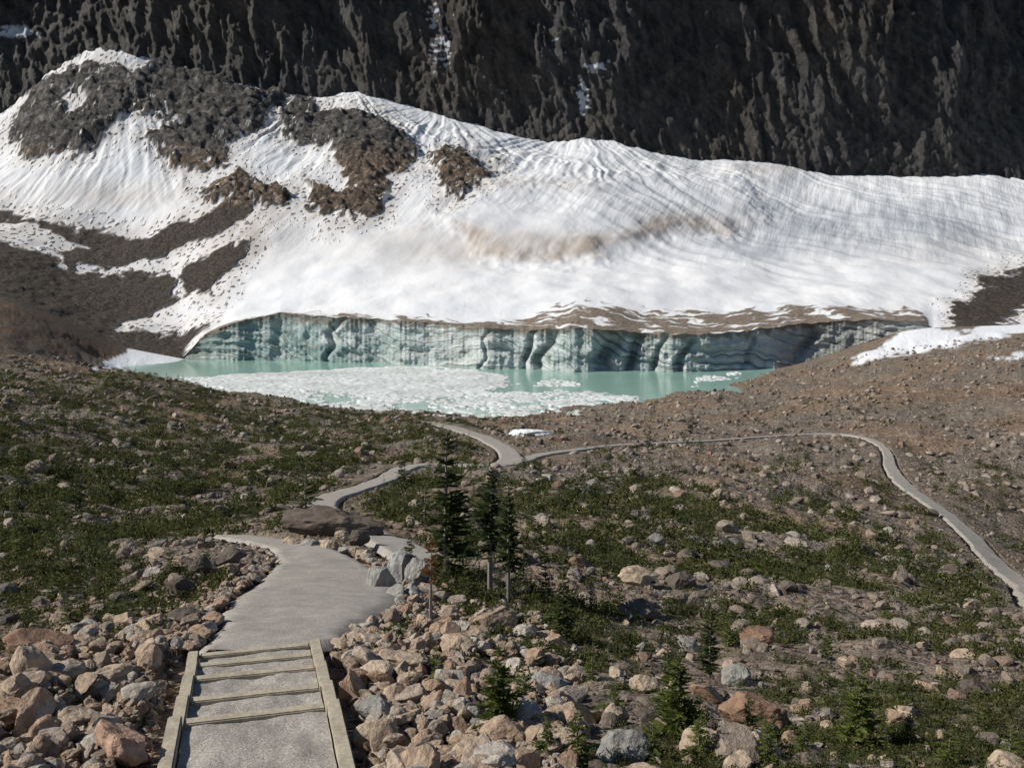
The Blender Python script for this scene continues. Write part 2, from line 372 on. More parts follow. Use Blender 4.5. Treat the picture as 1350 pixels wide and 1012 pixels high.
# ---- far snow sheet
nr=340; s=(np.linspace(0,1,nr)**1.25)[:,None]*1.075
yb0=Yb0(UC)[None]; yc=Yc(UC)[None]; yb=Yb(UC)[None]; Y=yb0+s*(yc-yb0)+(yb-yb0)*np.exp(-s/.04); U=np.broadcast_to(UC[None],Y.shape); s=np.broadcast_to(s,Y.shape)
Zf=zf(U,s); V=vz(Y,Zf); X=XX(U,Y,Zf)
w1=fbm(X/28,Y/28,0,61,4); w2=fbm(X/7,Y/7,0,63,3)
Up=U+14*w1+7*w2; Vp=V+9*fbm(X/24,Y/24,3,65,4)+5*fbm(X/6,Y/6,0,66,2)
rockP=[[(15,170),(30,140),(60,112),(100,92),(150,80),(168,95),(220,80),(240,95),(290,98),(330,112),(372,132),(345,160),(310,185),(280,200),(300,215),(250,225),(215,200),(228,170),(208,142),(182,138),(160,160),(130,188),(100,207),(40,212),(15,190)],
[(372,165),(400,150),(450,145),(500,160),(540,190),(548,215),(520,240),(500,280),(470,285),(440,290),(400,275),(408,245),(450,258),(470,240),(440,215),(430,195),(395,190)],
[(562,212),(610,203),(655,225),(642,244),(610,260),(575,248),(576,230)],
[(262,257),(290,240),(320,225),(345,240),(388,264),(370,277),(330,268),(290,272)],[(195,185),(240,175),(290,200),(280,225),(230,220)],[(355,140),(400,128),(420,150),(380,165)],[(-400,60),(-20,60),(20,75),(45,95),(15,120),(-30,135),(-400,150)]]
hole=[(84,128),(118,124),(112,152),(86,148)]
sd=multi(Up,Vp,rockP); sd=np.minimum(sd,-poly_sd(Up,Vp,hole))
patchy=fbm(X/5,Y/4,0,64,3)
rock=ss(-1.5,1.5,sd+6*w2)*(1-ss(.42,.5,patchy)*(1-ss(8,22,sd)))
tan=ss(190,225,V)*rock
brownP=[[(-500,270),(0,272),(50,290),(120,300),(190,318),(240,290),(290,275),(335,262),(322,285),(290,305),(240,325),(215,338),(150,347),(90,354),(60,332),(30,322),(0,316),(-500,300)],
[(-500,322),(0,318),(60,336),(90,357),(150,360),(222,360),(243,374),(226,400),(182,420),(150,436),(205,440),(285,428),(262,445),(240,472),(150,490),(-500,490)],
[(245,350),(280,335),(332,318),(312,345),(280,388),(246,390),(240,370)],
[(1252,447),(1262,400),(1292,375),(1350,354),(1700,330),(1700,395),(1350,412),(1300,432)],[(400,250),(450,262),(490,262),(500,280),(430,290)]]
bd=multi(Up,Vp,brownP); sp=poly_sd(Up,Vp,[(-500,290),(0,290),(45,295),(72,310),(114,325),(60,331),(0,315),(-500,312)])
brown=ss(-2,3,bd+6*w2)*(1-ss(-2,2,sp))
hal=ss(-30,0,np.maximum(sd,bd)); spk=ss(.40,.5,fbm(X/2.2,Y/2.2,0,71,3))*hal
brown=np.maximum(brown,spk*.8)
vt=vz(yb0,ztop0(UC,False)[None]); dv=vt-V+3*w2
bw=I(U,[(230,2),(370,3),(560,5),(660,9),(720,22),(850,32),(1000,28),(1080,18),(1150,14),(1210,22),(1230,0)])
stk=fbm((U+dv*3)/38,dv/3.2,0,73,3)
debris=ss(0,4,bw-dv+9*stk)*ss(-.42,-.12,stk+.25*np.clip(1-dv/8,0,1))*(U>236)*(U<1225)
def el(u0,v0,a,b): return np.exp(-(((U+10*w1-u0)/a)**2+((V+7*w1-v0)/b)**2))
lobe=multi(Up,Vp,[[(590,285),(640,332),(700,342),(785,335),(840,312),(900,300),(960,305),(1000,290),(980,240),(860,235),(740,245),(640,255)]])
dirt=.6*el(690,326,85,12)+.8*ss(-12,2,lobe)*(1-ss(2,18,lobe))*ss(290,310,V)+.9*el(930,300,70,12)+.5*el(560,322,110,30)+.5*el(150,258,110,20)+.3*el(760,325,90,12)+.4*el(1010,225,60,12)+.5*el(330,310,70,35)+.45*el(700,250,110,9)+.3*el(1250,330,120,25)+.5*hal
blue_shade=.9*el(1100,300,150,35)+.7*el(1230,290,110,40)+.5*el(1000,330,120,14)+.4*el(850,250,80,40)+.3*el(640,300,70,20)  # bluish-grey shading, mostly on the right-hand snow, painted into its colour
def fan(u0,v0,Y0,frq,r,seed):
    z0=float(zv(Y0,v0)); x0=float(XX(u0,Y0,z0)); a=np.arctan2(X-x0,Y0-Y+1e-3)+.04*w1
    d=np.hypot(X-x0,Y-Y0); w=(1-ss(r*.6,r,d))*ss(20,55,d)*(1-ss(.6,1.1,np.abs(a)))
    return w,(.4+.9*np.clip(.5+pn(a*3,d/40,0,seed+9),0,1))*((1-2*np.abs(pn(a*frq,d/90,0,seed)))+.6*pn(a*frq*2.7,d/50,0,seed+3))
edge=ss(0,.06,s); flute=np.zeros(s.shape)
hgt=2.6*fbm(X/45,Y/45,0,81,3)*edge*(1-.7*ss(.9,1,s))+.22*fbm(X/9,Y/12,0,83,3)*edge
for a in ((190,100,605,12,135,91),(765,120,640,13,150,93),(455,90,630,13,135,95),(590,120,635,12,120,97)):
    w,n=fan(*a); hgt+=w*1.1*n*edge; flute+=w*np.clip(.35-n,0,.8)*1.0
# long sweeping flow lines on the glacier's right half
phi=X*.72+.62*Y+.0022*(Y-480)*(X-60)+7*fbm(X/70,Y/70,0,108,2)
rl=1-2*np.abs(pn((X+.25*Y+6*w1)/6.5,Y/90,0,99)); rr=1-2*np.abs(pn(phi/14,(Y-X)/160,0,101)); r3=1-2*np.abs(pn(phi/4.5,(Y-X)/120,0,102))
k1=ss(.4,.65,s)*(1-ss(700,850,U)); k2=ss(680,880,U)*ss(.2,.45,s)
hgt+=edge*.35*k1*rl+edge*k2*(.9*rr+.14*r3)
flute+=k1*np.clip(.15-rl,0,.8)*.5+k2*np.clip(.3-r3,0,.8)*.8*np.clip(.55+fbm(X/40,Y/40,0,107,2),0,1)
hgt+=edge*3.2*ss(-22,14,lobe)
soft=ss(-8,20,sd+4*w2); sl=ss(-4,5,sd)
hgt+=edge*(soft*2.5+sl*(4.6*(ridge(X/24,Y/24,Zf/24,103,5)-.35)+1.8*fbm(X/5,Y/5,Zf/5,104,3)+1.5*np.abs(pn((X*.5+Zf*1.2)/5,Y/40,0,106))))+brown*edge*(.7*fbm(X/5,Y/5,0,105,4))
Zd=Zf+hgt
streak=ss(.32,.6,s+.15*w1)
MS=mat_snow()
grid('snowfield',np.stack([X,Y,Zd],-1),{'rock':rock,'brown':brown,'debris':debris,'dirt':np.clip(dirt,0,1),'blue_shade':np.clip(blue_shade,0,1),'tan':tan,'streak':streak,'flute':np.clip(flute,0,.85)},MS)
# ---- glacier ice wall
uw=np.linspace(234,1232,1500); nr=70; kk=np.linspace(0,1,nr)[:,None]
zb=zn(uw,Yb(uw))[None]; zt=ztop(uw)[None]; Uw=np.broadcast_to(uw[None],(nr,1500))
zz=zb+(zt-zb)*kk; Xw=XX(Uw,Yb(uw)[None],zz)
strat=zz*1.2+Xw*.28+14*fbm(Xw/75,zz/60,0,111,2)+5*np.abs(pn(Xw/26,zz/50,0,112))+1.0*fbm(Xw/5,zz/5,0,118,2)
taper=np.sin(np.pi*np.clip(kk,0,1))**.6
ins=taper*(1.2*(ridge(Xw/19+zz/10,zz/14,0,113,4)-.2)+1.2*fbm(Xw/6,zz/4,0,115,3)+.6*np.sin(strat*1.3)*(.5+pn(Xw/11,zz/9,0,116)))-4.5*(1-kk)**1.4*(zt-zb)/18
for (uc,wd,dp) in ((722,7,5),(803,12,9),(838,6,6),(700,4,4),(905,5,4),(1062,8,5),(990,4,2.5),(440,5,3.5),(870,4,3),(640,3,2)):
    ins+=dp*np.exp(-((Uw-uc-14*pn(zz/7,uc,0,117)-(zz-8)*1.1)/wd)**2)*taper
Yw=Yb(uw)[None]+ins
teal=ss(.0,.5,fbm(Xw/20,zz/14,0,119,3)+.2)*(.75-.6*ss(430,600,Uw)+.25*ss(740,800,Uw)-.35*ss(870,1000,Uw))
mud=np.clip(ss(.82,.97,kk+.12*pn(Uw/9,zz/3,0,121))*.9+ss(1000,1090,Uw)*.35+.5*(1-ss(250,285,Uw)),0,1)
grid('glacier_ice_wall',np.stack([XX(Uw,Yw,zz),Yw,zz],-1),{'strat':strat,'teal':np.clip(teal,0,1),'mud':mud},mat_ice())
# ---- cliff
nr=320; hh=(np.linspace(0,1,nr)**1.3*380-12)[:,None]
Uc=np.broadcast_to(UC[None],(nr,nc)); zc=zv(Yc(UC),cb(UC))[None]
zz=zc+hh; Yb_=Yc(UC)[None]+.20*hh; Xc=XX(Uc,np.broadcast_to(Yc(UC)[None],zz.shape),np.broadcast_to(zc,zz.shape))
am=.25+.75*ss(0,70,hh)
q=Xc*math.cos(.22)+zz*math.sin(.22); q2=zz+.55*Xc; wq=6*fbm(Xc/30,zz/40,0,145,3)
D=am*(26*fbm(Xc/130,zz/260,0,131,2)+15*(ridge((q+wq)/50,zz/150,0,133,3)-.4))+(.35+.65*am)*8*(ridge((q+wq)/16,zz/50,0,135,4)-.4)+2.2*fbm(q/5,zz/16,0,137,3)+2.2*np.abs(pn((q2+wq)/8,Xc/80,0,139))+2.2*np.abs(pn((zz-.8*Xc+wq)/8,Xc/60,0,140))*(pn(Xc/60,zz/60,0,144)+.5)+.5*fbm(Xc/2.6,zz/4,0,141,2)+3
Ycl=Yb_-D; V=vz(Ycl,zz)
sn=np.zeros(zz.shape)
for (a,b,c,d,g) in ((582,60,20,50,.9),(572,20,14,30,.85),(785,90,24,10,1.05),(768,128,10,26,1.15),(20,42,28,10,1.6),(742,60,60,60,.35),(650,110,50,30,.3)):
    sn=np.maximum(sn,g*np.exp(-((Uc-a)/c)**2-((V-b)/d)**2))
sn=ss(.62,.74,sn*.8+.6*fbm(Xc/5,zz/2.2,0,151,4))
grid('mountain_cliff',np.stack([Xc,Ycl,zz],-1),{'snow':sn},mat_cliff())
# ---- lake
grid('lake_water',np.stack(np.meshgrid(np.linspace(-230,110,12),np.linspace(232,372,8))+[np.zeros((8,12))],-1),{},mat_water())
gx,gy=np.meshgrid(np.arange(-150,75,.38),np.arange(236,345,.42)); gv=vz(gy,0*gx); gu=675+F*gx/(gy*C+EYE*S)
fl=[[(250,500),(330,493),(420,490),(480,485),(540,483),(620,487),(668,496),(684,505),(664,511),(645,517),(740,514),(832,521),(870,523),(845,533),(800,560),(560,570),(300,545),(180,512),(215,503)],
[(690,504),(735,500),(782,507),(760,511),(700,509)],[(920,497),(950,492),(1000,490),(960,500),(930,506),(905,510)],[(360,508),(300,512),(200,520),(160,500),(230,498)]]
nz=fbm(gx/14,gy/14,0,161,4); ms=multi(gu+12*nz,gv+2.5*nz,fl)
def worley(x,y,sc,seed):
    x=x/sc;y=y/sc;ix=np.floor(x).astype(np.int64);iy=np.floor(y).astype(np.int64)
    f1=np.full(x.shape,9.);f2=f1.copy();idn=np.zeros(x.shape)
    for a in(-1,0,1):
        for b in(-1,0,1):
            h1=_h(ix+a,iy+b,1+0*ix,seed)/255.;h2=_h(ix+a,iy+b,2+0*ix,seed)/255.;h3=_h(ix+a,iy+b,3+0*ix,seed)/255.
            d=np.hypot(ix+a+h1-x,iy+b+h2-y); n=d<f1
            f2=np.where(n,f1,np.minimum(f2,d)); idn=np.where(n,h3,idn); f1=np.where(n,d,f1)
    return f1,f2,idn
wx=gx+2.5*nz; wy=gy+1.5*fbm(gx/5,gy/5,0,165,2); a1,a2,ai=worley(wx,wy,9,5); b1,b2,bi=worley(wx,wy,2.4,6)
core=poly_sd(gu+12*nz,gv+3*nz,[(250,500),(330,493),(480,485),(620,487),(672,498),(640,516),(560,522),(480,517),(400,512),(300,512)])
den=np.clip(.70+.5*nz,.3,.9)*ss(-2,4,ms)+ss(-4,3,core)*.75
den=np.clip(den,0,1)
up=(ai<.3+den)&(a2-a1>.03*(1.2-den))&(bi<.15+.95*den)&(b2-b1>.12*(1-den))&(ms>-1)
hz=np.where(up,.10+.16*bi*bi+.14*ai+.16*fbm(gx/2.2,gy/2.2,0,163,3),-.25)
hz=np.where(ms<-14,-.4,hz)
grid('floating_lake_ice',np.stack([gx,gy,hz],-1),{},mat_floe(),True)
# ---------------------------------------------------------------- rocks
def rock_mesh(name,sub,seed,mat,flat=.75,sharp=9,smooth=False,noise_a=.10):
    r=random.Random(seed); bm=bmesh.new(); bmesh.ops.create_icosphere(bm,subdivisions=sub,radius=1)
    pl=[]
    for i in range(sharp):
        n=Vector((r.gauss(0,1),r.gauss(0,1),r.gauss(0,1))).normalized(); pl.append((n,r.uniform(.5,.82)))
    off=Vector((seed*3.1,seed*1.7,0))
    for v in bm.verts:
        p=v.co.copy()
        for n,d in pl:
            e=p.dot(n)-d
            if e>0: p-=n*e*.95
        p*=1+noise_a*mnoise.fractal(p*1.6+off,1,2,4)+.03*mnoise.noise(p*7+off)
        v.co=p
    bmesh.ops.scale(bm,vec=(1.25,1.0,flat),verts=bm.verts)
    me=bpy.data.meshes.new(name); bm.to_mesh(me); bm.free(); me.materials.append(mat)
    if smooth: me.polygons.foreach_set('use_smooth',[True]*len(me.polygons))
    return bpy.data.objects.new(name,me)
def scatter(name,P,Rt,Sc,Id,protos):
    col=bpy.data.collections.new(name+'_variants')
    for i,o in enumerate(protos): o.name='%s_variant_%02d'%(name,i); col.objects.link(o)
    me=bpy.data.meshes.new(name); me.vertices.add(len(P)); me.vertices.foreach_set('co',P.astype(np.float32).reshape(-1))
    for k,t,a,f in (('rot','FLOAT_VECTOR',Rt,'vector'),('scl','FLOAT_VECTOR',Sc,'vector'),('vid','INT',Id,'value')):
        at=me.attributes.new(k,t,'POINT'); at.data.foreach_set(f,np.ascontiguousarray(a,dtype=np.int32 if t=='INT' else np.float32).reshape(-1))
    ob=bpy.data.objects.new(name,me); scene.collection.objects.link(ob)
    ng=bpy.data.node_groups.new(name,'GeometryNodeTree')
    ng.interface.new_socket('Geometry',in_out='INPUT',socket_type='NodeSocketGeometry'); ng.interface.new_socket('Geometry',in_out='OUTPUT',socket_type='NodeSocketGeometry')
    N=ng.nodes; gi=N.new('NodeGroupInput'); go=N.new('NodeGroupOutput'); ip=N.new('GeometryNodeInstanceOnPoints'); ci=N.new('GeometryNodeCollectionInfo')
    ci.inputs['Collection'].default_value=col; ci.inputs['Separate Children'].default_value=True; ci.inputs['Reset Children'].default_value=True
    def na(nm,t):
        n=N.new('GeometryNodeInputNamedAttribute'); n.data_type=t; n.inputs['Name'].default_value=nm
        return next(o for o in n.outputs if o.enabled and o.name=='Attribute')
    lk=ng.links.new; lk(gi.outputs[0],ip.inputs['Points']); lk(ci.outputs[0],ip.inputs['Instance']); ip.inputs['Pick Instance'].default_value=True
    lk(na('vid','INT'),ip.inputs['Instance Index']); lk(na('rot','FLOAT_VECTOR'),ip.inputs['Rotation']); lk(na('scl','FLOAT_VECTOR'),ip.inputs['Scale'])
    lk(ip.outputs[0],go.inputs[0]); md=ob.modifiers.new('scatter','NODES'); md.node_group=ng
    return ob
MR=mat_rock('moraine_stone',[(0,(.10,.088,.075)),(.2,(.20,.165,.13)),(.4,(.28,.23,.185)),(.6,(.32,.275,.225)),(.75,(.22,.145,.10)),(.92,(.39,.35,.305)),(1,(.14,.128,.118))])
MR2=mat_rock('rubble_stone',[(0,(.25,.205,.165)),(.16,(.46,.35,.25)),(.36,(.53,.43,.325)),(.5,(.38,.255,.175)),(.66,(.49,.37,.27)),(.8,(.35,.32,.285)),(.9,(.55,.49,.42)),(1,(.19,.13,.095))])
proto_far=[rock_mesh('stone',2,i+1,MR,.7+.05*(i%3),6) for i in range(8)]
proto_near=[rock_mesh('stone',4,i+30,MR2,.55+.08*(i%4),10) for i in range(12)]
N=100000
u=rng.uniform(-250,1600,N); Yr=np.exp(rng.uniform(math.log(8),math.log(325),N)); 
px=1.7*(1-rng.random(N))**(-1/1.85); px=np.clip(px,0,28)
X,Y_,z_,pd=ground_at(u,Yr); v=vz(Y_,z_)
size=np.clip(px*Yr/F,.02,1.2)
keep=(pd>size*.7+.05+.002*Yr)&(z_>.1)&(Yr<Yb(u)-12)&(v<1150)
ex=fbm(X/12,Y_/12,0,171,3); keep&=(rng.random(N)<.6+.9*ex)
keep&=~((u<200)&(v<470))
r_=keep.nonzero()[0]
P=np.stack([X,Y_,z_+size*.12],1)[r_]; Sc=(size[r_,None]*.5)*rng.uniform(.7,1.35,(len(r_),3)); Rt=np.stack([rng.normal(0,.35,len(r_)),rng.normal(0,.35,len(r_)),rng.uniform(0,6.28,len(r_))],1)
scatter('moraine_stones',P,Rt,Sc,rng.integers(0,8,len(r_)),proto_far)
def rubble(name,polys,n,smin,smax,protos,lo=6.5,hi=45,up=.18,pw=2.0):
    allp=np.concatenate([np.array(p) for p in polys]); u=rng.uniform(allp[:,0].min(),allp[:,0].max(),n); Yr=np.exp(rng.uniform(math.log(lo),math.log(hi),n))
    X,Y_,z_,pd=ground_at(u,Yr); v=vz(Y_,z_); s=smin*(1-rng.random(n)*(1-(smin/smax)**pw))**(-1/pw)
    sd=multi(u+25*fbm(X/1.5,Y_/1.5,0,201,2),v+25*fbm(X/1.5,Y_/1.5,5,202,2),polys); k=((sd>-25+35*rng.random(n))&(pd>s*.42+.02)).nonzero()[0]
    z=z_+s*.1+rng.uniform(0,up,n)*ss(0,30,sd)
    P=np.stack([X,Y_,z],1)[k]; Sc=(s[k,None]*.5)*rng.uniform(.65,1.3,(len(k),3)); Rt=np.stack([rng.normal(0,.5,len(k)),rng.normal(0,.5,len(k)),rng.uniform(0,6.28,len(k))],1)
    return scatter(name,P,Rt,Sc,rng.integers(0,len(protos),len(k)),protos)
rubble('rubble_stones',[[(-200,860),(60,850),(160,838),(215,795),(240,755),(330,738),(372,735),(345,765),(305,800),(285,850),(245,860),(190,1150),(-300,1150)],
 [(425,850),(470,845),(500,805),(548,788),(600,795),(680,805),(740,850),(770,900),(760,1000),(740,1150),(455,1150),(470,1012)]],15000,.075,.52,proto_near,6.5,32,.10,1.7)
rubble('scattered_stones',[[(700,700),(1000,700),(1350,800),(1450,1150),(740,1150),(760,880)],[(60,600),(300,640),(330,735),(200,780),(-100,830),(-200,700)]],1300,.10,.55,proto_near,7,60,.02,1.6)
# stones lining the gravel path
el_=[];es_=[]
for side,E,O in ((0,Lr,Rr),(1,Rr,Lr)):
    for rep in range(7):
        for i in range(2,nL-1):
            d=(E[i]-O[i]); d/=np.linalg.norm(d); sz=rng.uniform(.08,.36)*(1 if rep<2 else .6)
            p=E[i]+d*(sz*.42+.04+rep*.07+abs(rng.normal(0,.05)))+(E[i]-E[i-1])*rng.uniform(-.5,.5); p[2]+=sz*.08-.02*rep; 
            if rng.random()<.75: el_.append(p); es_.append(sz)
P=np.array(el_); es_=np.array(es_); ok=pathdist(P[:,0],P[:,1])>es_*.3; P=P[ok]; es_=es_[ok]
cam_d=P[:,1]*C+(EYE-P[:,2])*S; uu=675+F*P[:,0]/cam_d; P[:,2]=zn(uu,P[:,1])+es_*.08
scatter('path_edge_stones',P,np.stack([rng.normal(0,.4,len(P)),rng.normal(0,.4,len(P)),rng.uniform(0,6.28,len(P))],1),es_[:,None]*.5*rng.uniform(.7,1.3,(len(P),3)),rng.integers(0,6,len(P)),[rock_mesh('stone',4,i+60,MR2,.6+.08*(i%4),10) for i in range(6)])
# named boulders
def boulder(name,u,v,w,d,h,seed,stops,rz=0,sink=.25,tilt=0,flat=False):
    Y0=solveY(u,v); uu=np.array([float(u)]);X,Y_,z,_=ground_at(uu,np.array([Y0]))
    cd=Y0*C+(EYE-z[0])*S; sc=cd/F
    o=rock_mesh(name,5,seed,mat_rock(name+'_stone',[(0,stops),(1,stops)],.8),1.0,12,False,.2 if flat else .12)
    me=o.data; co=np.array([vv.co for vv in me.vertices]); dm=co.max(0)-co.min(0)
    o.scale=(w*sc/dm[0],d*sc/dm[1],h*sc/dm[2]*(1+sink)); o.location=(X[0],Y0+d*sc*.3,z[0]+h*sc*(.5-sink*.5)); o.rotation_euler=(tilt,tilt*.5,rz)
    scene.collection.objects.link(o); return o
gry=(.31,.30,.275); tan_=(.46,.365,.27); brn=(.27,.17,.115); drk=(.13,.108,.09)
boulder('flat_boulder',430,708,140,70,32,201,(.14,.11,.088),.06,.25,.04,True)
for a in ((502,772,40,34,38,gry),(528,766,44,34,46,(.34,.34,.33)),(552,776,38,30,40,gry),(520,784,34,26,24,gry),(545,786,40,26,24,(.36,.35,.33)),
          (384,716,28,22,16,tan_),(408,719,28,22,14,gry),(432,722,30,22,16,tan_),(458,727,30,22,18,gry),(480,734,28,22,20,tan_),(470,722,30,22,18,drk),(448,716,24,20,16,tan_),
          (1000,968,95,60,46,brn),(822,1012,72,60,36,gry),(152,1006,92,70,46,(.44,.29,.21)),(42,912,52,40,60,tan_),(650,832,66,50,28,(.33,.25,.18)),
          (520,884,80,60,26,tan_),(843,770,50,40,24,tan_),(1005,856,46,36,22,brn),(972,905,40,34,22,gry),(880,866,34,30,16,tan_),(495,948,56,46,26,gry),
          (30,860,90,60,22,brn),(140,905,60,50,24,tan_),(90,960,54,44,28,tan_),(720,912,66,50,26,gry),(846,916,40,32,20,tan_),(900,775,44,30,22,drk),(235,780,40,34,26,drk),(262,768,34,30,24,drk),(240,822,50,40,24,drk),(300,748,44,34,20,drk),(750,1000,50,40,24,tan_),(640,1000,54,44,24,tan_),(850,815,52,40,24,(.15,.13,.115)),(1290,925,44,34,20,drk),(130,690,30,22,16,gry),(862,722,30,22,14,gry),(950,755,36,26,16,drk)):
    boulder('boulder',a[0],a[1],a[2],a[3],a[4],int(a[0]*3+a[1]),a[5],random.uniform(-.5,.5),.25,random.uniform(-.2,.2))
boulder('shore_snow_patch',702,572,54,50,11,77,(.8,.82,.84),.2,.25,.08,True)
# ---------------------------------------------------------------- path ribbons
MGv=mat_gravel()
def ribbon(Lp,Rp,lift):
    n=len(Lp); k=np.linspace(-.02,1.02,15)[None,:,None]; 
    j=.25*fbm(np.arange(n)/3.,0*np.arange(n),0,181,2); e=(Rp-Lp); wd=np.linalg.norm(e,axis=1,keepdims=True)
    Lp=Lp-e/wd*j[:,None]; Rp=Rp+e/wd*(.25*fbm(np.arange(n)/3.,5+0*np.arange(n),0,183,2))[:,None]
    G=Lp[:,None]*(1-k)+Rp[:,None]*k; cd=G[...,1]*C+(EYE-G[...,2])*S; uu=675+F*G[...,0]/cd
    zg=zn(uu,G[...,1]); G[...,2]=zg+lift+.035*fbm(G[...,0]/.8,G[...,1]/.8,0,185,3); G[:,0,2]-=lift+.10;G[:,-1,2]-=lift+.10
    return G
grid('gravel_path',ribbon(Lr,Rr,.0),{},MGv)
for P,W,lf in ((P2,W2,.10),(P3,W3,.14)):
    t=np.gradient(P[:,:2],axis=0); t/=np.linalg.norm(t,axis=1)[:,None]; nrm=np.c_[-t[:,1],t[:,0],0*t[:,0]]
    grid('gravel_path',ribbon(P+nrm*W[:,None],P-nrm*W[:,None],lf),{},MGv)
# ---------------------------------------------------------------- timber steps
def box(bm,c,ax,ay,lx,ly,lz,bev=.014):
    r=bmesh.ops.create_cube(bm,size=1); vs=r['verts']
    for v in vs:
        p=v.co.copy(); v.co=Vector(c)+Vector(ax)*p.x*lx+Vector(ay)*p.y*ly+Vector((0,0,1))*p.z*lz
    es=list({e for v in vs for e in v.link_edges}); bmesh.ops.bevel(bm,geom=es,offset=bev,segments=2,affect='EDGES')
A=base(338,1000);B=base(337,860); ay=(B-A); ay[2]=0; ay/=np.linalg.norm(ay); ax=np.array([ay[1],-ay[0],0]); 
emp=bpy.data.objects.new('timber_steps',None); scene.collection.objects.link(emp)
MW=mat_wood()
def on(Yv):
    t=(Yv-A[1])/(B[1]-A[1]); return A+(B-A)*t
bars=[4.6,6.3,8.2,10.65,11.65,12.6,13.3,13.9]; HW=.93
def part(nm,fn,mat):
    bm=bmesh.new(); fn(bm); me=bpy.data.meshes.new(nm); bm.to_mesh(me); bm.free(); me.materials.append(mat)
    ob=bpy.data.objects.new(nm,me); scene.collection.objects.link(ob); ob.parent=emp; return ob
for i in range(len(bars)-1):
    a=on(bars[i]);b=on(bars[i+1]); L_=np.linalg.norm((b-a)[:2]); sl=(b[2]-a[2])*.25
    mid=(a+b)/2; ztr=mid[2]+.0
    c=b.copy(); c[2]=ztr-.055+sl
    tw_=random.uniform(-.02,.02); ax2=ax+ay*tw_
    part('step_edge_timber_%d'%i,lambda bm:box(bm,c-ay*.075,ax2,ay,2*HW-.33,.15,.16),MW)
    for sgn in(-1,1):
        c2=mid+ax*sgn*(HW-.075+random.uniform(-.012,.012)); c2[2]=ztr-.04+random.uniform(-.01,.01)
        ayt=np.array([ay[0],ay[1],(b[2]-a[2])/L_*.5])
        part('side_rail_%d_%s'%(i,'r' if sgn>0 else 'l'),lambda bm:box(bm,c2,ax,ayt,.15,L_-.008,.20),MW)
    tu=np.linspace(-(HW-.16),HW-.16,40);tw=np.linspace(-.5*L_,.5*L_-.155,30)
    gu_,gw=np.meshgrid(tu,tw); Pp=mid[None,None]+ax[None,None]*gu_[...,None]+ay[None,None]*gw[...,None]
    Pp[...,2]=ztr-.006+(b[2]-a[2])*.5*gw/L_+.035*fbm(Pp[...,0]/.4,Pp[...,1]/.4,0,191,3)-.025
    t=grid('gravel_tread_%d'%i,Pp,{},MGv); t.parent=emp
# ---------------------------------------------------------------- conifers
NEEDLE=mat_leaf('fir_needles',(.030,.045,.014),(.09,.11,.032)); LIGHT=mat_leaf('young_fir_needles',(.05,.07,.015),(.15,.175,.04)); DEAD=mat_leaf('dead_needles',(.12,.05,.02),(.24,.11,.045)); BARK=mat_bark('bark',(.20,.18,.16)); BARK2=mat_bark('sapling_bark',(.06,.05,.04))
def conifer(name,h,seed,wd=.24,bare=.08,nw=20,nb=6,mat=None,link=True,seg=6,bark=None):
    r=random.Random(seed); V=[];Fc=[];M=[]
    tr=.011*h+.012; bend=(r.uniform(-.05,.05)*h,r.uniform(-.05,.05)*h)
    def axis(z): q=(z/h)**2; return Vector((bend[0]*q,bend[1]*q,z))
    if not link: tr*=.5
    for i in range(6):
        z=h*i/5; c=axis(z); rr=tr*(1-i/5)+.002
        for j in range(6): a=j*math.pi/3; V.append(c+Vector((rr*math.cos(a),rr*math.sin(a),0 if i else -.15)))
    for i in range(5):
        for j in range(6): Fc.append((i*6+j,i*6+(j+1)%6,(i+1)*6+(j+1)%6,(i+1)*6+j)); M.append(0)
    def leaf(p,d,l,w):
        s=d.cross(Vector((r.gauss(0,1),r.gauss(0,1),r.gauss(0,1)+.6))).normalized()*w
        k=len(V); V.extend([p-s*.5,p+d*l*.45-s,p+d*l,p+d*l*.45+s,p+s*.5]); Fc.append((k,k+1,k+2,k+3,k+4)); M.append(1)
    lop=r.uniform(0,6.28)
    for i in range(nw):
        f=(i+r.uniform(-.35,.35))/nw; f=min(max(f,0),1); z=h*(bare+(1-bare)*f); 
        Lm=wd*h*((1-f)**.8)*r.uniform(.6,1.2)+.03*h*(1-f)+.015*h
        if f<.15: Lm*=.55+3*f
        for b in range(nb if f<.85 else 4):
            a=r.uniform(0,6.283); L_=Lm*r.uniform(.35,1.25)*(1+.25*math.cos(a-lop)); up=r.uniform(-.3,.15)+.5*f
            d=Vector((math.cos(a),math.sin(a),up)).normalized(); p0=axis(z)
            k=len(V); e=p0+d*L_+Vector((0,0,-.08*L_)); sd_=Vector((-d.y,d.x,0))*.003*h
            V.extend([p0-sd_,p0+sd_,e]); Fc.append((k,k+1,k+2)); M.append(0)
            for q in range(seg):
                t=(q+.6)/seg; p=p0+(e-p0)*t
                for sg in(-1,1):
                    side=Vector((-d.y,d.x,0))*sg
                    dd=(d*.75+side*r.uniform(.5,1.1)+Vector((0,0,r.uniform(-.15,.35)))).normalized()
                    ll=L_*(.38*(1-t)+.15)*r.uniform(.7,1.2)+.010*h
                    leaf(p,dd,ll,ll*.13+.0022*h)
                leaf(p,(d+Vector((0,0,.5*r.random()))).normalized(),L_*.25+.01*h,.005*h)
    for q in range(10): leaf(axis(h*(.9+.1*q/10)),Vector((r.gauss(0,.4),r.gauss(0,.4),1)).normalized(),.05*h,.006*h)
    return obj_from(name,V,Fc,[bark or BARK,mat or NEEDLE],M,False,link)
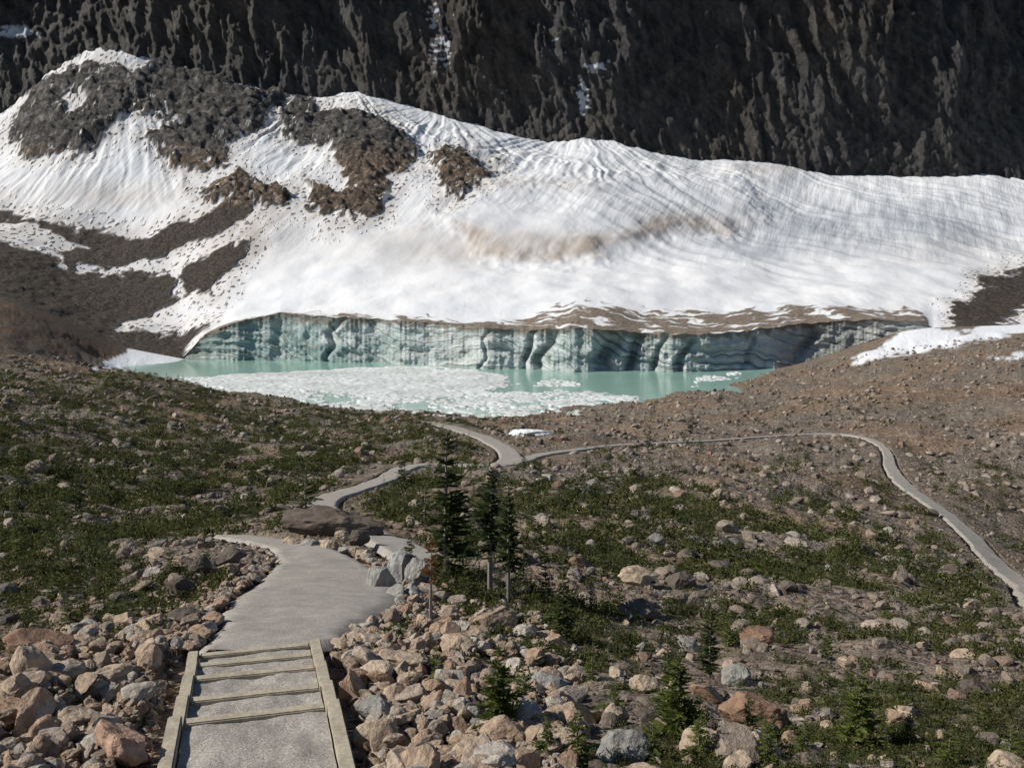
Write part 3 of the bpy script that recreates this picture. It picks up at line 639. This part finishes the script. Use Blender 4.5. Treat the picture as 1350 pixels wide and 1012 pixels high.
def put(o,u,v,hpx=None,h0=1.0):
    Y0=solveY(u,v); X,Y_,z,_=ground_at(np.array([float(u)]),np.array([Y0])); o.location=(X[0],Y0,z[0]-.03)
    if hpx: cd=Y0*C+(EYE-z[0])*S; sc=hpx*cd/F/h0; o.scale=(sc,sc,sc)
    o.rotation_euler=(0,0,random.uniform(0,6))
TREES=[(588,770,195,.18,.12),(646,790,165,.16,.34),(670,800,155,.15,.31),(403,682,88,.20,.05),(742,848,115,.20,.1),(655,972,130,.36,.03),(893,985,120,.36,.03),(760,1015,85,.36,.03),(1128,985,110,.30,.03),
(935,892,105,.15,.08),(330,655,50,.2,.05),(100,672,70,.2,.04),(20,745,60,.26,.04),(1120,935,60,.25,.04),(700,700,50,.2,.05),(690,628,34,.2,.05),(530,640,44,.2,.05),(160,655,50,.2,.04),(560,690,60,.2,.04),(880,905,70,.22,.04),(1010,800,40,.2,.04),(1330,1015,70,.3,.03),(70,790,50,.3,.03),(130,790,40,.3,.03),(620,720,60,.2,.05),(780,895,60,.25,.05),(450,565,30,.25,.02),(855,590,30,.3,.03),(912,575,34,.2,.03),
(540,755,60,.22,.04),(720,800,70,.20,.04),(610,765,90,.17,.06),(690,770,80,.17,.06),(575,905,70,.3,.03),(690,945,80,.34,.03),(835,860,50,.28,.03),(985,985,60,.3,.03),(1060,1000,60,.3,.03),(1200,985,50,.3,.03),
(920,1010,70,.36,.03),(810,960,70,.36,.03),(860,1008,60,.38,.03),(1010,1020,70,.38,.03),(960,850,50,.3,.03),(720,1010,70,.36,.03),(1090,870,45,.3,.03),(1250,1010,60,.36,.03),(90,830,45,.36,.03),(40,820,40,.36,.03),(225,770,40,.32,.03),(160,720,34,.34,.03)]
for i,(u0,v0,hp,wd,br) in enumerate(TREES):
    big=hp>95
    o=conifer('fir_tree',1.0,300+i,wd,br,24 if big else 15,6,LIGHT if (v0>815 and wd>.24) or (u0<240 and v0>700) else None,seg=7 if big else 5); put(o,u0,v0,hp)
o=conifer('dead_fir_tree',1.0,400,.13,.55,10,5,DEAD,seg=4); put(o,568,820,120)
sap=[conifer('sapling',1.0,500+i,.26+.03*i,.02,9,5,LIGHT if i%3==0 else None,link=False,seg=3,bark=BARK2) for i in range(6)]
SHR=mat_leaf('shrub_leaves',(.028,.036,.011),(.135,.14,.042))
def shrub(seed,n=110):
    r=random.Random(seed);V=[];Fc=[]
    for i in range(n):
        a=r.uniform(0,6.28);rr=abs(r.gauss(0,.42)); z=max(0,.42*(1-rr*rr))*r.uniform(.15,1.1); p=Vector((rr*math.cos(a),rr*math.sin(a),z))
        d=Vector((r.gauss(0,1),r.gauss(0,1),abs(r.gauss(0,1))+.4)).normalized(); s=d.cross(Vector((r.gauss(0,1),r.gauss(0,1),r.gauss(0,1)))).normalized(); l=r.uniform(.09,.2);k=len(V)
        V.extend([p,p+d*l*.5-s*l*.3,p+d*l,p+d*l*.5+s*l*.3]);Fc.append((k,k+1,k+2,k+3))
    return obj_from('shrub',V,Fc,[SHR],None,False,False)
shr=[shrub(600+i) for i in range(6)]
def plants(name,n,protos,pmin,pmax,smin,smax,lo=8,hi=235,pw=1.0):
    u=rng.uniform(-250,1600,n); Yr=np.exp(rng.uniform(math.log(lo),math.log(hi),n)); X,Y_,z,pd=ground_at(u,Yr); v=vz(Y_,z); g=veg(u,v,X,Y_)
    px=pmin+(pmax-pmin)*rng.random(n)**2.2; s=np.clip(px*Yr/F,smin,smax)
    k=((rng.random(n)<g**pw)&(pd>.3+s*.6+.008*Yr)&(z>.6)).nonzero()[0]
    P=np.stack([X,Y_,z-.02],1)[k]; Sc=s[k,None]*rng.uniform(.8,1.2,(len(k),3)); Rt=np.stack([rng.normal(0,.08,len(k)),rng.normal(0,.08,len(k)),rng.uniform(0,6.28,len(k))],1)
    return scatter(name,P,Rt,Sc,rng.integers(0,len(protos),len(k)),protos)
plants('low_shrubs',50000,shr,5,32,.12,1.3)
plants('fir_saplings',8000,sap,10,50,.2,2.4,pw=.8)
# ---------------------------------------------------------------- light, camera
sd_=Vector((-.80,-.10,.61)).normalized()
sun=bpy.data.lights.new('sun','SUN'); sun.energy=5.0; sun.angle=math.radians(.5); sun.color=(1,.94,.85)
so=bpy.data.objects.new('sun',sun); scene.collection.objects.link(so); so.rotation_euler=(-sd_).to_track_quat('-Z','Y').to_euler()
w=bpy.data.worlds.new('World'); scene.world=w; w.use_nodes=True; nt=w.node_tree
sk=nt.nodes.new('ShaderNodeTexSky'); sk.sky_type='NISHITA'; sk.sun_disc=False; sk.sun_elevation=math.asin(sd_.z); sk.sun_rotation=math.atan2(sd_.x,sd_.y); sk.altitude=1800
bg=nt.nodes['Background']; bg.inputs[1].default_value=.078; nt.links.new(sk.outputs[0],bg.inputs[0])
cam=bpy.data.cameras.new('camera'); cam.sensor_width=36; cam.lens=F/1350*36; cam.clip_end=5000; cam.clip_start=.1
co=bpy.data.objects.new('camera',cam); scene.collection.objects.link(co); co.location=(0,0,EYE); co.rotation_euler=(math.radians(90)-TH,0,0); scene.camera=co
scene.view_settings.view_transform='Standard'; scene.view_settings.look='None'; scene.view_settings.exposure=0
